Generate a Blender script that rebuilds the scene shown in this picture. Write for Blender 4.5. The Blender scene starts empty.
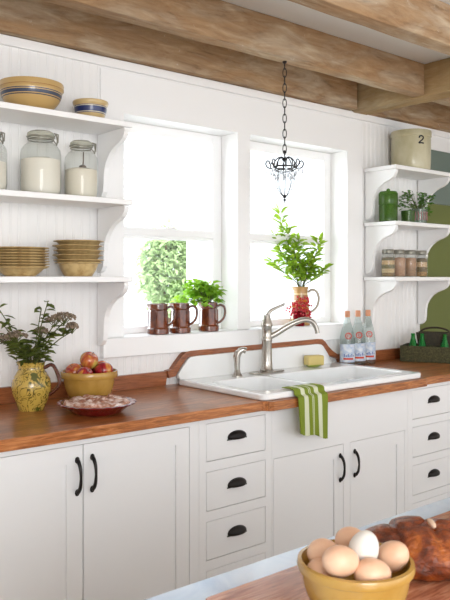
import bpy, bmesh, math, random
from mathutils import Vector, Matrix, Euler
random.seed(7)
PI = math.pi
sc = bpy.context.scene
COL = sc.collection
CR = math.radians(-39.7)          # heading of the view; things may be turned to it

# ---------------------------------------------------------------- mesh helper
class M:
    def __init__(s): s.v = []; s.f = []; s.m = []
    def add(s, vs, fs, mi=0):
        n = len(s.v); s.v += [tuple(a) for a in vs]
        for f in fs: s.f.append([i+n for i in f]); s.m.append(mi)
        return s
    def box(s, a, b, mi=0):
        x0, y0, z0 = [min(p, q) for p, q in zip(a, b)]; x1, y1, z1 = [max(p, q) for p, q in zip(a, b)]
        vs = [(x0,y0,z0),(x1,y0,z0),(x1,y1,z0),(x0,y1,z0),(x0,y0,z1),(x1,y0,z1),(x1,y1,z1),(x0,y1,z1)]
        return s.add(vs, [(3,2,1,0),(4,5,6,7),(0,1,5,4),(1,2,6,5),(2,3,7,6),(3,0,4,7)], mi)
    def lathe(s, prof, n=40, c=(0,0,0), mi=0, rmod=None, close=False, mat=None):
        vs = []; fs = []
        for (r, z) in prof:
            for k in range(n):
                a = 2*PI*k/n; rr = r*(rmod(a, z) if rmod else 1)
                p = Vector((rr*math.cos(a), rr*math.sin(a), z))
                if mat: p = mat @ p
                vs.append((c[0]+p.x, c[1]+p.y, c[2]+p.z))
        for i in range(len(prof)-1):
            for k in range(n):
                k2 = (k+1) % n
                fs.append((i*n+k, i*n+k2, (i+1)*n+k2, (i+1)*n+k))
        if prof[0][0] > 1e-4 and close: fs.append(tuple(reversed(range(n))))
        if prof[-1][0] > 1e-4 and close:
            b = (len(prof)-1)*n; fs.append(tuple(range(b, b+n)))
        return s.add(vs, fs, mi)
    def ball(s, c, r, n=12, m=8, sc3=(1,1,1), rot=None, mi=0, fn=None):
        vs = []; fs = []
        for i in range(m+1):
            t = PI*i/m
            for k in range(n):
                a = 2*PI*k/n
                p = Vector((math.sin(t)*math.cos(a), math.sin(t)*math.sin(a), -math.cos(t)))
                if fn: p = p*fn(p)
                p = Vector((p.x*sc3[0]*r, p.y*sc3[1]*r, p.z*sc3[2]*r))
                if rot: p = rot @ p
                vs.append((c[0]+p.x, c[1]+p.y, c[2]+p.z))
        for i in range(m):
            for k in range(n):
                k2 = (k+1) % n
                fs.append((i*n+k, i*n+k2, (i+1)*n+k2, (i+1)*n+k))
        return s.add(vs, fs, mi)
    def tube(s, pts, r, n=8, closed=False, mi=0, flat=1.0):
        pts = [Vector(p) for p in pts]; N = len(pts)
        rs = r if isinstance(r, (list, tuple)) else [r]*N
        vs = []; fs = []; up = None
        for i, p in enumerate(pts):
            if closed: t = pts[(i+1) % N]-pts[i-1]
            else: t = pts[min(i+1, N-1)]-pts[max(i-1, 0)]
            t.normalize()
            if up is None:
                up = Vector((0,0,1)) if abs(t.z) < .9 else Vector((1,0,0))
            a = up - t*up.dot(t)
            if a.length < 1e-5: a = t.orthogonal()
            a.normalize(); up = a; b = t.cross(a)
            for k in range(n):
                q = 2*PI*k/n
                vs.append(p + a*(rs[i]*math.cos(q)) + b*(rs[i]*flat*math.sin(q)))
        R = N if closed else N-1
        for i in range(R):
            i2 = (i+1) % N
            for k in range(n):
                k2 = (k+1) % n
                fs.append((i*n+k, i*n+k2, i2*n+k2, i2*n+k))
        if not closed:
            fs.append(tuple(reversed(range(n)))); fs.append(tuple(range((N-1)*n, N*n)))
        return s.add(vs, fs, mi)
    def prism(s, poly, h0, h1, axis='z', mi=0):
        def P(a, b, h):
            return {'z': (a,b,h), 'x': (h,a,b), 'y': (a,h,b)}[axis]
        n = len(poly); vs = [P(a,b,h0) for a,b in poly]+[P(a,b,h1) for a,b in poly]
        fs = [tuple(range(n)), tuple(reversed(range(n, 2*n)))]
        for i in range(n):
            j = (i+1) % n; fs.append((i, i+n, j+n, j))
        return s.add(vs, fs, mi)
    def leaf(s, base, d, L, W, up=None, fold=.25, droop=.15, mi=0):
        base = Vector(base); d = Vector(d).normalized()
        up = Vector(up) if up is not None else Vector((random.uniform(-.5,.5), random.uniform(-.5,.5), 1))
        side = d.cross(up)
        if side.length < 1e-3: side = d.orthogonal()
        side.normalize(); nn = side.cross(d).normalized()
        def q(t, w, h): return base + d*(L*t) + side*(W*w) + nn*(h*W - droop*L*t*t)
        vs = [q(0,0,0), q(.3,-.42,fold), q(.3,0,0), q(.3,.42,fold), q(.65,-.4,fold), q(.65,0,0), q(.65,.4,fold), q(1,0,0)]
        return s.add(vs, [(0,2,1),(0,3,2),(1,2,5,4),(2,3,6,5),(4,5,7),(5,6,7)], mi)

def obj(name, m, mats, parent=None, loc=(0,0,0), rot=(0,0,0), smooth=True, bev=0, seg=2, sub=0, ang=40, fix=True):
    me = bpy.data.meshes.new(name)
    if isinstance(m, M):
        me.from_pydata(m.v, [], m.f)
        if fix:
            b = bmesh.new(); b.from_mesh(me)
            for i, f in enumerate(b.faces): f.material_index = m.m[i]
            bmesh.ops.remove_doubles(b, verts=b.verts, dist=1e-6)
            bmesh.ops.recalc_face_normals(b, faces=b.faces)
            b.to_mesh(me); b.free()
        else:
            for i, p in enumerate(me.polygons): p.material_index = m.m[i]
    else:
        bpy.data.meshes.remove(me); me = m; me.name = name
    if not isinstance(mats, (list, tuple)): mats = [mats]
    for k in mats: me.materials.append(k)
    if smooth:
        for p in me.polygons: p.use_smooth = True
    o = bpy.data.objects.new(name, me); COL.objects.link(o)
    o.location = loc; o.rotation_euler = rot
    if parent: o.parent = parent
    if bev:
        k = o.modifiers.new('b', 'BEVEL'); k.width = bev; k.segments = seg; k.limit_method = 'ANGLE'; k.angle_limit = math.radians(35)
        k.harden_normals = False
    if sub:
        k = o.modifiers.new('s', 'SUBSURF'); k.levels = sub; k.render_levels = sub
    if smooth:
        try: me.set_sharp_from_angle(angle=math.radians(ang))
        except Exception: pass
    return o
def tag(o, label, cat, group=None, kind=None):
    o['label'] = label; o['category'] = cat
    if group: o['group'] = group
    if kind: o['kind'] = kind
    return o
def thing(name, label, cat, loc=(0,0,0), rz=0, group=None):
    o = bpy.data.objects.new(name, None); COL.objects.link(o); o.empty_display_size = .05
    o.location = loc; o.rotation_euler = (0,0,rz)
    return tag(o, label, cat, group)
def struct(name, m, mat, label=None, **k):
    o = obj(name, m, mat, **k); o['kind'] = 'structure'
    if label: o['label'] = label
    o['category'] = name.split('_')[0]
    return o
def dup(root, loc, rz=None, label=None, group=None):
    def cp(o, par):
        c = o.copy(); COL.objects.link(c); c.parent = par
        for ch in o.children: cp(ch, c)
        return c
    r = cp(root, None); r.location = loc
    if rz is not None: r.rotation_euler = (0,0,rz)
    if label: r['label'] = label
    if group: r['group'] = group
    return r
def arc(cx, cy, r, a0, a1, n):
    return [(cx+r*math.cos(math.radians(a0+(a1-a0)*i/n)), cy+r*math.sin(math.radians(a0+(a1-a0)*i/n))) for i in range(n+1)]
def rrect(x0, y0, x1, y1, r, n=6):
    return arc(x1-r,y1-r,r,0,90,n)+arc(x0+r,y1-r,r,90,180,n)+arc(x0+r,y0+r,r,180,270,n)+arc(x1-r,y0+r,r,270,360,n)
def smooth_path(pts, k=6):
    P = [Vector(p) for p in pts]; out = []
    for i in range(len(P)-1):
        p0 = P[max(i-1,0)]; p1 = P[i]; p2 = P[i+1]; p3 = P[min(i+2,len(P)-1)]
        for j in range(k):
            t = j/k
            out.append(.5*((2*p1)+(p2-p0)*t+(2*p0-5*p1+4*p2-p3)*t*t+(3*p1-p0-3*p2+p3)*t*t*t))
    out.append(P[-1]); return out
def boolean(base, cutters, op='DIFFERENCE'):
    """mesh of base minus cutters (all M)"""
    def mk(m):
        me = bpy.data.meshes.new('t'); me.from_pydata(m.v, [], m.f)
        b = bmesh.new(); b.from_mesh(me); bmesh.ops.remove_doubles(b, verts=b.verts, dist=1e-6)
        bmesh.ops.recalc_face_normals(b, faces=b.faces); b.to_mesh(me); b.free()
        o = bpy.data.objects.new('t', me); COL.objects.link(o); return o
    a = mk(base); cs = [mk(c) for c in cutters]
    for c, p in zip(cs, [op]*len(cs) if isinstance(op, str) else op):
        md = a.modifiers.new('x', 'BOOLEAN'); md.object = c; md.operation = p; md.solver = 'EXACT'
    dg = bpy.context.evaluated_depsgraph_get(); dg.update()
    me = bpy.data.meshes.new_from_object(a.evaluated_get(dg))
    for o in [a]+cs: bpy.data.objects.remove(o)
    me.materials.clear()
    return me

# ---------------------------------------------------------------- materials
def lin(c): return tuple(((x/255)/12.92 if x/255 <= .04045 else ((x/255+.055)/1.055)**2.4) for x in c)+(1,)
def mat(name, col, rough=.5, metal=0, spec=.5, coat=0, trans=0, ior=1.45, emit=None, sss=0):
    m = bpy.data.materials.new(name); m.use_nodes = True
    b = m.node_tree.nodes['Principled BSDF']
    b.inputs['Base Color'].default_value = lin(col); b.inputs['Roughness'].default_value = rough
    b.inputs['Metallic'].default_value = metal; b.inputs['Specular IOR Level'].default_value = spec
    b.inputs['Coat Weight'].default_value = coat; b.inputs['Coat Roughness'].default_value = .08
    b.inputs['Transmission Weight'].default_value = trans; b.inputs['IOR'].default_value = ior
    if sss:
        b.inputs['Subsurface Weight'].default_value = sss; b.inputs['Subsurface Radius'].default_value = (.01,.006,.003)
    return m
def nd(m, t, **k):
    n = m.node_tree.nodes.new(t)
    for a, v in k.items():
        if hasattr(n, a): setattr(n, a, v)
        else: n.inputs[a].default_value = v
    return n
def ln(m, a, b): m.node_tree.links.new(a, b)
def coords(m, scale=(1,1,1), loc=(0,0,0), rot=(0,0,0)):
    c = nd(m, 'ShaderNodeTexCoord'); mp = nd(m, 'ShaderNodeMapping')
    mp.inputs['Scale'].default_value = scale; mp.inputs['Location'].default_value = loc; mp.inputs['Rotation'].default_value = rot
    ln(m, c.outputs['Object'], mp.inputs['Vector']); return mp.outputs['Vector']
def ramp(m, fac, stops, interp='LINEAR'):
    r = nd(m, 'ShaderNodeValToRGB'); r.color_ramp.interpolation = interp
    e = r.color_ramp.elements
    while len(e) < len(stops): e.new(.5)
    for i, (p, c) in enumerate(stops): e[i].position = p; e[i].color = lin(c) if len(c) == 3 else c
    ln(m, fac, r.inputs['Fac']); return r.outputs['Color']
def mixc(m, fac, a, b, mode='MIX'):
    x = nd(m, 'ShaderNodeMix'); x.data_type = 'RGBA'; x.blend_type = mode
    if hasattr(fac, 'node'): ln(m, fac, x.inputs[0])
    else: x.inputs[0].default_value = fac
    for s, v in ((6, a), (7, b)):
        if hasattr(v, 'node'): ln(m, v, x.inputs[s])
        else: x.inputs[s].default_value = lin(v) if len(v) == 3 else v
    return x.outputs[2]
def noise(m, vec, scale, detail=4, rough=.55, dist=0):
    n = nd(m, 'ShaderNodeTexNoise'); n.inputs['Scale'].default_value = scale; n.inputs['Detail'].default_value = detail
    n.inputs['Roughness'].default_value = rough; n.inputs['Distortion'].default_value = dist
    ln(m, vec, n.inputs['Vector']); return n.outputs['Fac']
def bsdf(m): return m.node_tree.nodes['Principled BSDF']
def setc(m, c): ln(m, c, bsdf(m).inputs['Base Color']); return m
def bump(m, h, s=.3, d=.01):
    b = nd(m, 'ShaderNodeBump'); b.inputs['Strength'].default_value = s; b.inputs['Distance'].default_value = d
    ln(m, h, b.inputs['Height']); ln(m, b.outputs['Normal'], bsdf(m).inputs['Normal']); return m

WHITE = mat('white_paint', (236,235,234), .45)
bump(WHITE, noise(WHITE, coords(WHITE), 60, 3), .08, .002)
TRIMW = mat('trim_paint', (241,241,241), .4)
CAB = mat('cabinet_paint', (234,235,237), .38)
bump(CAB, noise(CAB, coords(CAB), 40, 3), .06, .002)
CEIL = mat('ceiling_paint', (222,222,222), .8)
PORC = mat('porcelain', (240,242,243), .12, coat=.5)
BLACK = mat('black_iron', (26,20,19), .38, metal=.3)
STEEL = mat('brushed_nickel', (186,180,172), .27, metal=1)
GREENW = mat('green_wall_paint', (104,112,58), .6)
TEALW = mat('grey_teal_panel', (108,122,114), .4)  # grey-teal tone of the panel above the green wall

def beam_mat(name, sc_, tint=0):
    m = mat(name, (160,130,105), .85, spec=.2)
    v = coords(m, sc_)
    a = noise(m, v, 6, 8, .65, .6); b = noise(m, coords(m, (sc_[0]*.6, sc_[1]*.4, sc_[2]*.4), (3,1,2)), 3.2, 5, .6, 1)
    c1 = ramp(m, a, [(.28,(104,80,56)),(.42,(152,122,92)),(.58,(178,150,118)),(.75,(210,190,160))])
    c2 = ramp(m, b, [(.38,(168,130,92)),(.5,(150,124,98)),(.64,(198,188,170))])
    c = mixc(m, .42, c1, c2)
    if tint: c = mixc(m, .3, c, (156,140,88))
    k = noise(m, coords(m, (6,6,6), (7,3,1)), 4, 6, .7, .3)
    kk = ramp(m, k, [(.66,(0,0,0)),(.72,(255,255,255))])
    c = mixc(m, kk, c, (196,184,168))
    k2 = noise(m, coords(m, (3,5,5), (1,9,4)), 5, 6, .75, .3)
    kk2 = ramp(m, k2, [(.70,(0,0,0)),(.76,(160,160,160))])
    c = mixc(m, kk2, c, (84,58,42))
    setc(m, c); bump(m, a, .6, .01); return m
BEAM = beam_mat('old_beam_wood', (.9,5,5))
BEAMY = beam_mat('old_header_wood', (5,.9,5), 1)

def wood(name, cols, sc_, rough=.3, plank=None, coat=.2):
    m = mat(name, cols[1], rough, coat=coat)
    v = coords(m, sc_)
    g = noise(m, v, 9, 6, .6, .8)
    c = ramp(m, g, [(.3,cols[0]),(.5,cols[1]),(.72,cols[2])])
    if plank:
        br = nd(m, 'ShaderNodeTexBrick'); br.offset = .5
        br.inputs['Color1'].default_value = (.35,.35,.35,1); br.inputs['Color2'].default_value = (.75,.75,.75,1); br.inputs['Mortar'].default_value = (.25,.25,.25,1)
        br.inputs['Scale'].default_value = 1; br.inputs['Brick Width'].default_value = plank[0]; br.inputs['Row Height'].default_value = plank[1]
        br.inputs['Mortar Size'].default_value = .0006
        ln(m, coords(m), br.inputs['Vector'])
        c = mixc(m, .55, c, br.outputs['Color'], 'OVERLAY')
    setc(m, c); return m
COUNTER = wood('butcher_block', [(98,54,24),(154,92,46),(192,130,80)], (1.2,14,14), .3, (.75,.04))
COUNTERV = wood('cherry_backsplash', [(112,60,32),(146,86,50),(172,106,66)], (1.2,14,14), .32)
BOARD = wood('board_wood', [(128,76,58),(166,108,80),(196,144,114)], (1.5,12,12), .16, (.9,.055), coat=.5)
CRATE = wood('mossy_wood', [(38,36,20),(66,64,36),(98,92,56)], (10,2,10), .7, coat=0)
DARKB = wood('dark_basket_wood', [(34,30,20),(58,50,36),(74,62,46)], (6,6,6), .6, coat=0)
FLOORM = wood('floor_planks', [(150,130,108),(178,158,134),(196,178,156)], (1.2,14,14), .4, (1.6,.1))
MARBLE = mat('blue_white_marble', (206,214,224), .12, coat=.3)
_a = noise(MARBLE, coords(MARBLE), 5, 8, .65, 1.2)
setc(MARBLE, ramp(MARBLE, _a, [(.3,(184,204,232)),(.5,(210,225,244)),(.7,(228,237,250))]))

def ceramic(name, col, rough=.22, var=None, sc_=14, coat=.4):
    m = mat(name, col, rough, coat=coat)
    if var:
        n = noise(m, coords(m), sc_, 4)
        setc(m, ramp(m, n, [(.35,var),(.62,col)]))
    return m
YEL = ceramic('yellowware_glaze', (186,146,72), .25, (170,128,56))
YELS = mat('yellowware_banded', (204,162,88), .3, coat=.4)
def bands(m, stops, base_var=None):
    c = nd(m, 'ShaderNodeTexCoord'); s = nd(m, 'ShaderNodeSeparateXYZ'); ln(m, c.outputs['Object'], s.inputs[0])
    mp = nd(m, 'ShaderNodeMapRange'); mp.inputs['From Min'].default_value = 0; mp.inputs['From Max'].default_value = stops['h']
    ln(m, s.outputs['Z'], mp.inputs['Value'])
    return ramp(m, mp.outputs['Result'], stops['c'], 'CONSTANT')
Y_=(192,160,104); BL=(52,62,86); NB=(34,48,98); LT=(206,198,176); RB=(140,82,34)
setc(YELS, bands(YELS, {'h':.118,'c':[(0,Y_),(.46,BL),(.49,Y_),(.52,BL),(.63,Y_),(.66,BL),(.69,Y_),(.80,RB),(.815,Y_)]}))
YELN = mat('yellowware_navy_band', (204,168,104), .3, coat=.4)
setc(YELN, bands(YELN, {'h':.088,'c':[(0,(200,174,124)),(.36,NB),(.39,LT),(.43,NB),(.68,LT),(.72,NB),(.75,(200,174,124))]}))
PLATE = mat('tan_stoneware', (190,162,110), .35, coat=.2)
setc(PLATE, ramp(PLATE, noise(PLATE, coords(PLATE), 30, 5), [(.3,(164,134,84)),(.6,(200,174,124))]))
PLATED = mat('tan_stoneware_rim', (140,108,62), .4)
BROWN = mat('brown_glaze', (98,44,20), .14, coat=.8)
setc(BROWN, ramp(BROWN, noise(BROWN, coords(BROWN, (1,1,.6)), 22, 4), [(.35,(70,30,16)),(.6,(118,56,26)),(.8,(140,78,34))]))
JUGY = mat('yellow_flower_glaze', (204,170,50), .25, coat=.5)
_v = coords(JUGY)
_n1 = noise(JUGY, _v, 24, 2, .5, 2.2); _n2 = noise(JUGY, coords(JUGY, (1,1,1), (4,2,7)), 16, 2, .5, .5)
_l = ramp(JUGY, _n1, [(.47,(0,0,0)),(.49,(255,255,255)),(.53,(255,255,255)),(.55,(0,0,0))])
_l2 = ramp(JUGY, _n2, [(.60,(0,0,0)),(.63,(255,255,255))])
_b = mixc(JUGY, _l, (190,160,74), (96,82,34)); _b = mixc(JUGY, _l2, _b, (84,84,30))
setc(JUGY, _b)
CROCK = mat('crock_glaze', (196,188,150), .3, coat=.3)
setc(CROCK, ramp(CROCK, noise(CROCK, coords(CROCK, (1,1,.6)), 7, 6), [(.3,(168,160,124)),(.6,(198,192,164))]))
PITCH = mat('tan_pitcher_glaze', (176,138,84), .3, coat=.4)
setc(PITCH, bands(PITCH, {'h':.22,'c':[(0,(170,132,80)),(.62,(206,180,130)),(.66,(156,116,64)),(.80,(206,180,130)),(.84,(176,138,84))]}))
REDD = mat('dark_red_glaze', (124,22,28), .16, coat=.8)
CRUST = mat('pie_crust', (196,148,110), .45)
setc(CRUST, ramp(CRUST, noise(CRUST, coords(CRUST), 24, 5, .7), [(.34,(120,58,38)),(.48,(184,128,100)),(.62,(238,222,216))]))
bump(CRUST, noise(CRUST, coords(CRUST), 30, 5), .6, .006)
BREADM = mat('bread_crust', (140,66,24), .36, coat=.2)
_n = noise(BREADM, coords(BREADM), 16, 7, .68, .6)
setc(BREADM, ramp(BREADM, _n, [(.34,(50,18,6)),(.48,(126,54,14)),(.6,(176,94,30)),(.8,(214,150,84))]))
bump(BREADM, noise(BREADM, coords(BREADM, (1,1,2.4)), 26, 6, .6, 1.5), .9, .01)
CRUMB = mat('bread_crumb', (226,196,170), .8)
EGGB = mat('brown_eggshell', (214,164,130), .42, sss=.15)
setc(EGGB, ramp(EGGB, noise(EGGB, coords(EGGB), 18, 5), [(.3,(214,166,134)),(.7,(232,194,164))]))
EGGW = mat('white_eggshell', (222,216,208), .42, sss=.15)
APPLE = mat('apple_skin', (150,28,34), .25, coat=.4)
_c = nd(APPLE, 'ShaderNodeTexCoord'); _n = noise(APPLE, coords(APPLE, (1,1,.4)), 22, 3, .6, .5)
setc(APPLE, ramp(APPLE, _n, [(.36,(116,16,28)),(.52,(164,34,40)),(.62,(196,120,52)),(.72,(204,178,80))]))
APPLEG = mat('apple_skin_yellow', (190,160,70), .25, coat=.4)
setc(APPLEG, ramp(APPLEG, noise(APPLEG, coords(APPLEG, (1,1,.5)), 16, 3, .6, .5), [(.40,(156,36,36)),(.52,(196,110,56)),(.62,(200,176,84))]))
STEM = mat('plant_stem', (84,92,42), .6)
STEMB = mat('woody_stem', (96,70,44), .7)
def leafm(name, c1, c2, tr=.35):
    m = mat(name, c1, .45); setc(m, ramp(m, noise(m, coords(m), 25, 2), [(.35,c1),(.65,c2)]))
    t = nd(m, 'ShaderNodeBsdfTranslucent'); t.inputs['Color'].default_value = lin(c2)
    x = nd(m, 'ShaderNodeMixShader'); x.inputs[0].default_value = tr
    out = m.node_tree.nodes['Material Output']
    ln(m, bsdf(m).outputs[0], x.inputs[1]); ln(m, t.outputs[0], x.inputs[2]); ln(m, x.outputs[0], out.inputs[0])
    return m
BASIL = leafm('basil_leaf', (104,160,30), (160,204,60), .45)
TWIGL = leafm('twig_leaf', (104,152,30), (160,190,56), .45)
DARKL = leafm('dark_leaf', (62,78,28), (106,118,52), .25)
HERB = leafm('herb_leaf', (58,108,30), (96,146,50), .3)
MAUVE = mat('sedum_flower', (132,112,104), .8)
setc(MAUVE, ramp(MAUVE, noise(MAUVE, coords(MAUVE), 60, 2), [(.35,(98,84,70)),(.6,(150,132,112)),(.8,(150,142,104))]))
BERRY = mat('red_berry', (190,30,44), .3)
SPRIG = mat('red_sprig', (206,130,44), .5)
FLOUR = mat('flour', (240,234,222), .9)
SUGAR = mat('grain_flour', (232,224,208), .9)
SCOOP = mat('scoop_metal', (110,96,84), .35, metal=.8)
def glassm(name, col, k=.10, rough=.02, body=0):
    m = bpy.data.materials.new(name); m.use_nodes = True; nt = m.node_tree; nt.nodes.clear()
    out = nd(m, 'ShaderNodeOutputMaterial'); tr = nd(m, 'ShaderNodeBsdfTransparent'); gl = nd(m, 'ShaderNodeBsdfGlossy')
    gl.inputs['Roughness'].default_value = rough; tr.inputs['Color'].default_value = lin(col)
    fr = nd(m, 'ShaderNodeFresnel'); ge = nd(m, 'ShaderNodeNewGeometry'); mr = nd(m, 'ShaderNodeMapRange'); mr.inputs['To Min'].default_value = 1.45; mr.inputs['To Max'].default_value = 1/1.45
    ln(m, ge.outputs['Backfacing'], mr.inputs['Value']); ln(m, mr.outputs['Result'], fr.inputs['IOR'])
    x = nd(m, 'ShaderNodeMixShader'); ln(m, fr.outputs[0], x.inputs[0]); ln(m, tr.outputs[0], x.inputs[1]); ln(m, gl.outputs[0], x.inputs[2])
    last = x
    if body:
        d = nd(m, 'ShaderNodeBsdfDiffuse'); d.inputs['Color'].default_value = lin(col)
        y = nd(m, 'ShaderNodeMixShader'); y.inputs[0].default_value = body
        ln(m, x.outputs[0], y.inputs[1]); ln(m, d.outputs[0], y.inputs[2]); last = y
    ln(m, last.outputs[0], out.inputs[0]); return m
PANE = glassm('window_glass', (252,254,255))
JARG = glassm('clear_jar_glass', (244,245,243), body=.07)
BOTG = glassm('water_bottle_glass', (232,238,237), body=.03)
GREENG = glassm('green_glass', (128,170,84), body=.22)
GREENB = glassm('bottle_green_glass', (60,190,96), body=.2)
REDG = glassm('red_glass', (176,24,40), body=.3)
TUMB = glassm('tumbler_glass', (220,228,220), body=.12)
CRYST = mat('crystal', (240,244,248), .03, trans=.7, ior=1.5)
LIDM = mat('jar_lid_metal', (150,148,138), .35, metal=.7)
LIDG = glassm('jar_lid_glass', (214,214,202), body=.4)
LABELW = mat('bottle_label', (196,208,226), .6)
_n = noise(LABELW, coords(LABELW, (1,1,1)), 26, 4); setc(LABELW, ramp(LABELW, _n, [(.42,(222,228,234)),(.58,(176,194,218)),(.70,(226,224,226))]))
LABELB = mat('label_blue', (78,104,170), .5); LABELR = mat('label_red', (206,70,48), .5); CAPM = mat('copper_cap', (204,140,104), .4)
NAVY = mat('stencil_ink', (30,34,44), .6)
SOAP = mat('soap', (206,186,118), .5, sss=.2); SOAPD = mat('soap_dish_green', (150,160,70), .3, coat=.4)
TOW = mat('striped_towel', (120,140,36), .9)
_c = nd(TOW, 'ShaderNodeTexCoord'); _s = nd(TOW, 'ShaderNodeSeparateXYZ'); ln(TOW, _c.outputs['Object'], _s.inputs[0])
_mr = nd(TOW, 'ShaderNodeMapRange'); _mr.inputs['From Min'].default_value = 0; _mr.inputs['From Max'].default_value = .19
ln(TOW, _s.outputs['X'], _mr.inputs['Value'])
G1=(120,136,40); C1=(208,212,184); G2=(140,158,58)
setc(TOW, ramp(TOW, _mr.outputs['Result'], [(0,G1),(.20,C1),(.33,G1),(.45,C1),(.47,G1),(.50,C1),(.52,G1),(.64,C1),(.78,G1)], 'CONSTANT'))
bump(TOW, noise(TOW, coords(TOW), 300, 2), .4, .002)

# ---------------------------------------------------------------- room shell
CT = .914
WX0, WX1, MX0, MX1 = 1.815, 3.39, 2.515, 2.603
WZ0, WZ1 = 1.16, 2.203
ZT = 2.447
ZC = 2.62
def bead(x0, x1, z0, z1, y=0, m=None, pitch=.042):
    m = m or M(); prof = []
    x = x0
    while x < x1-1e-4:
        xe = min(x+pitch, x1)
        prof += [(x, y+.0024), (x+.003, y), (x+.008, y-.0), (x+.0095, y+.0018), (x+.011, y), (xe-.002, y)]
        x = xe
    prof.append((x1, y)); prof = [p for i, p in enumerate(prof) if p[0] <= x1+1e-6]
    n = len(prof); vs = [(a,b,z0) for a,b in prof]+[(a,b,z1) for a,b in prof]
    return m.add(vs, [(i, i+1, i+1+n, i+n) for i in range(n-1)])
w = M()
bead(-1.6, 1.69, .0, ZT, m=w); bead(1.69, 3.53, 0, 1.071, m=w); bead(3.53, 4.13, 0, ZT, m=w)
w.box((1.69,.0,WZ1), (3.53,.16,ZC)); w.box((1.69,.0,1.073), (WX0,.16,WZ1)); w.box((WX1,.0,1.073), (3.53,.16,WZ1))
w.box((MX0,.0,WZ0), (MX1,.16,WZ1)); w.box((WX0,.01,1.073), (WX1,.16,WZ0-.002))
w.box((-1.6,.012,0), (1.69,.16,ZC)); w.box((3.53,.012,0), (6.2,.16,ZC)); w.box((1.69,.012,0), (3.53,.16,1.073))
w.box((4.13,.0,2.31), (6.2,.012,ZC))
struct('wall_back', w, WHITE, smooth=False)
g = M().box((4.135,.002,0), (6.2,.011,1.94)); struct('wall_green', g, GREENW, smooth=False)
g = M().box((4.135,.001,1.942), (6.2,.0115,2.308)); struct('wall_teal', g, TEALW, smooth=False)
struct('floor', M().box((-1.6,-6,-.05),(6.2,.16,0)), FLOORM, smooth=False)
struct('ceiling', M().box((-1.6,-6,ZC),(6.2,.16,ZC+.08)), CEIL, smooth=False)
struct('wall_left', M().box((-1.7,-6,0),(-1.6,.16,ZC+.08)), WHITE, smooth=False)
struct('wall_right', M().box((6.2,-6,0),(6.3,.16,ZC+.08)), WHITE, smooth=False)
# trims
n_ = 0
def trim(m, **k):
    global n_; n_ += 1; return struct('trim_%d' % n_, m, TRIMW, **k)
trim(M().box((-1.6,-.018,2.405),(6.2,-.0005,ZT-.001)), bev=.004)             # frieze strip under the beams
t = M().box((1.69,-.006,WZ1),(3.53,-.0005,2.395)).box((1.69,-.006,1.165),(WX0,-.0005,WZ1)).box((WX1,-.006,1.165),(3.53,-.0005,WZ1)).box((MX0,-.006,1.165),(MX1,-.0005,WZ1))
trim(t, smooth=False)                                                       # flat window casing
trim(M().box((1.69,-.032,1.07),(3.53,-.0005,1.158)), bev=.003)              # apron
trim(M().box((WX0,-.0065,WZ0-.0015),(MX0,.129,WZ0)).box((MX1,-.0065,WZ0-.0015),(WX1,.129,WZ0)).box((1.69,-.036,1.1585),(3.53,-.0065,WZ0)), smooth=False)  # sill boards
def window(n, x0, x1):
    fr = M(); y0, y1 = .13, .158
    zs = [(WZ0, 1.195), (1.63, 1.668), (WZ1-.05, WZ1)]
    fr.box((x0,y0,WZ0),(x0+.06,y1,WZ1)).box((x1-.06,y0,WZ0),(x1,y1,WZ1))
    for a, b in zs: fr.box((x0+.06,y0,a),(x1-.06,y1,b))
    fr.box((x0+.06,y0-.014,1.645),(x1-.06,y0,1.685))
    r = struct('window_%d' % n, fr, TRIMW, bev=.003)
    gl = obj('pane', M().box((x0+.06,.143,1.195),(x1-.06,.145,1.63)).box((x0+.06,.149,1.668),(x1-.06,.151,WZ1-.05)), PANE, r, smooth=False)
    lk = M().box(((x0+x1)/2-.03,.122-.012,1.685),((x0+x1)/2+.03,.13,1.692)).tube([((x0+x1)/2,.118,1.692),((x0+x1)/2,.118,1.704),((x0+x1)/2+.03,.112,1.706)], .004, 6)
    obj('sash_lock', lk, TRIMW, r)
    return r
window(1, WX0, MX0); window(2, MX1, WX1)

# ceiling beams: one at the wall, one in front, one nearer still
def beam(x0, x1, y0, y1, z0, z1, label, m=BEAM, ax=0, mod=.006):
    mm = M(); N = 40; ring = []
    rn = random.Random(int(x0*97+y0*31))
    L = (x1-x0) if ax == 0 else (y1-y0)
    for i in range(N+1):
        t = i/N
        d = [rn.uniform(-1,1)*mod*.35 for _ in range(8)]
        if ax == 0: c = [(x0+L*t, a, b) for a, b in ((y0,z0),(y1,z0),(y1,z1),(y0,z1))]
        else: c = [(a, y0+L*t, b) for a, b in ((x0,z0),(x1,z0),(x1,z1),(x0,z1))]
        c = [(p[0]+(d[j] if ax else 0), p[1]+(0 if ax else d[j]*(1 if j in (0,3) else 0)), p[2]+(d[j+4] if j < 2 else 0)) for j, p in enumerate(c)]
        ring += c
    fs = []
    for i in range(N):
        for j in range(4):
            k = (j+1) % 4; fs.append((i*4+j, i*4+k, (i+1)*4+k, (i+1)*4+j))
    fs += [(3,2,1,0), (N*4, N*4+1, N*4+2, N*4+3)]
    mm.add(ring, fs)
    o = obj('ceiling_beam', mm, m, smooth=False, bev=.004)
    return tag(o, label, 'beam', 'rough ceiling beams')
HX0, HX1 = 3.43, 3.56
beam(-1.59, HX0-.012, -.06, -.001, 2.449, ZC-.001, 'weathered brown beam running along the top of the back wall above both windows')
beam(-1.59, HX0-.003, -.53, -.455, 2.447, ZC-.001, 'rough wooden beam the little chandelier hangs from, second out from the wall')
beam(-1.59, 6.19, -1.12, -1.035, 2.442, ZC-.001, 'rough wooden beam crossing the top right corner, farthest from the wall')
beam(HX1+.003, 6.19, -.06, -.001, 2.446, ZC-.001, 'short weathered beam against the wall above the stoneware crock')
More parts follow.
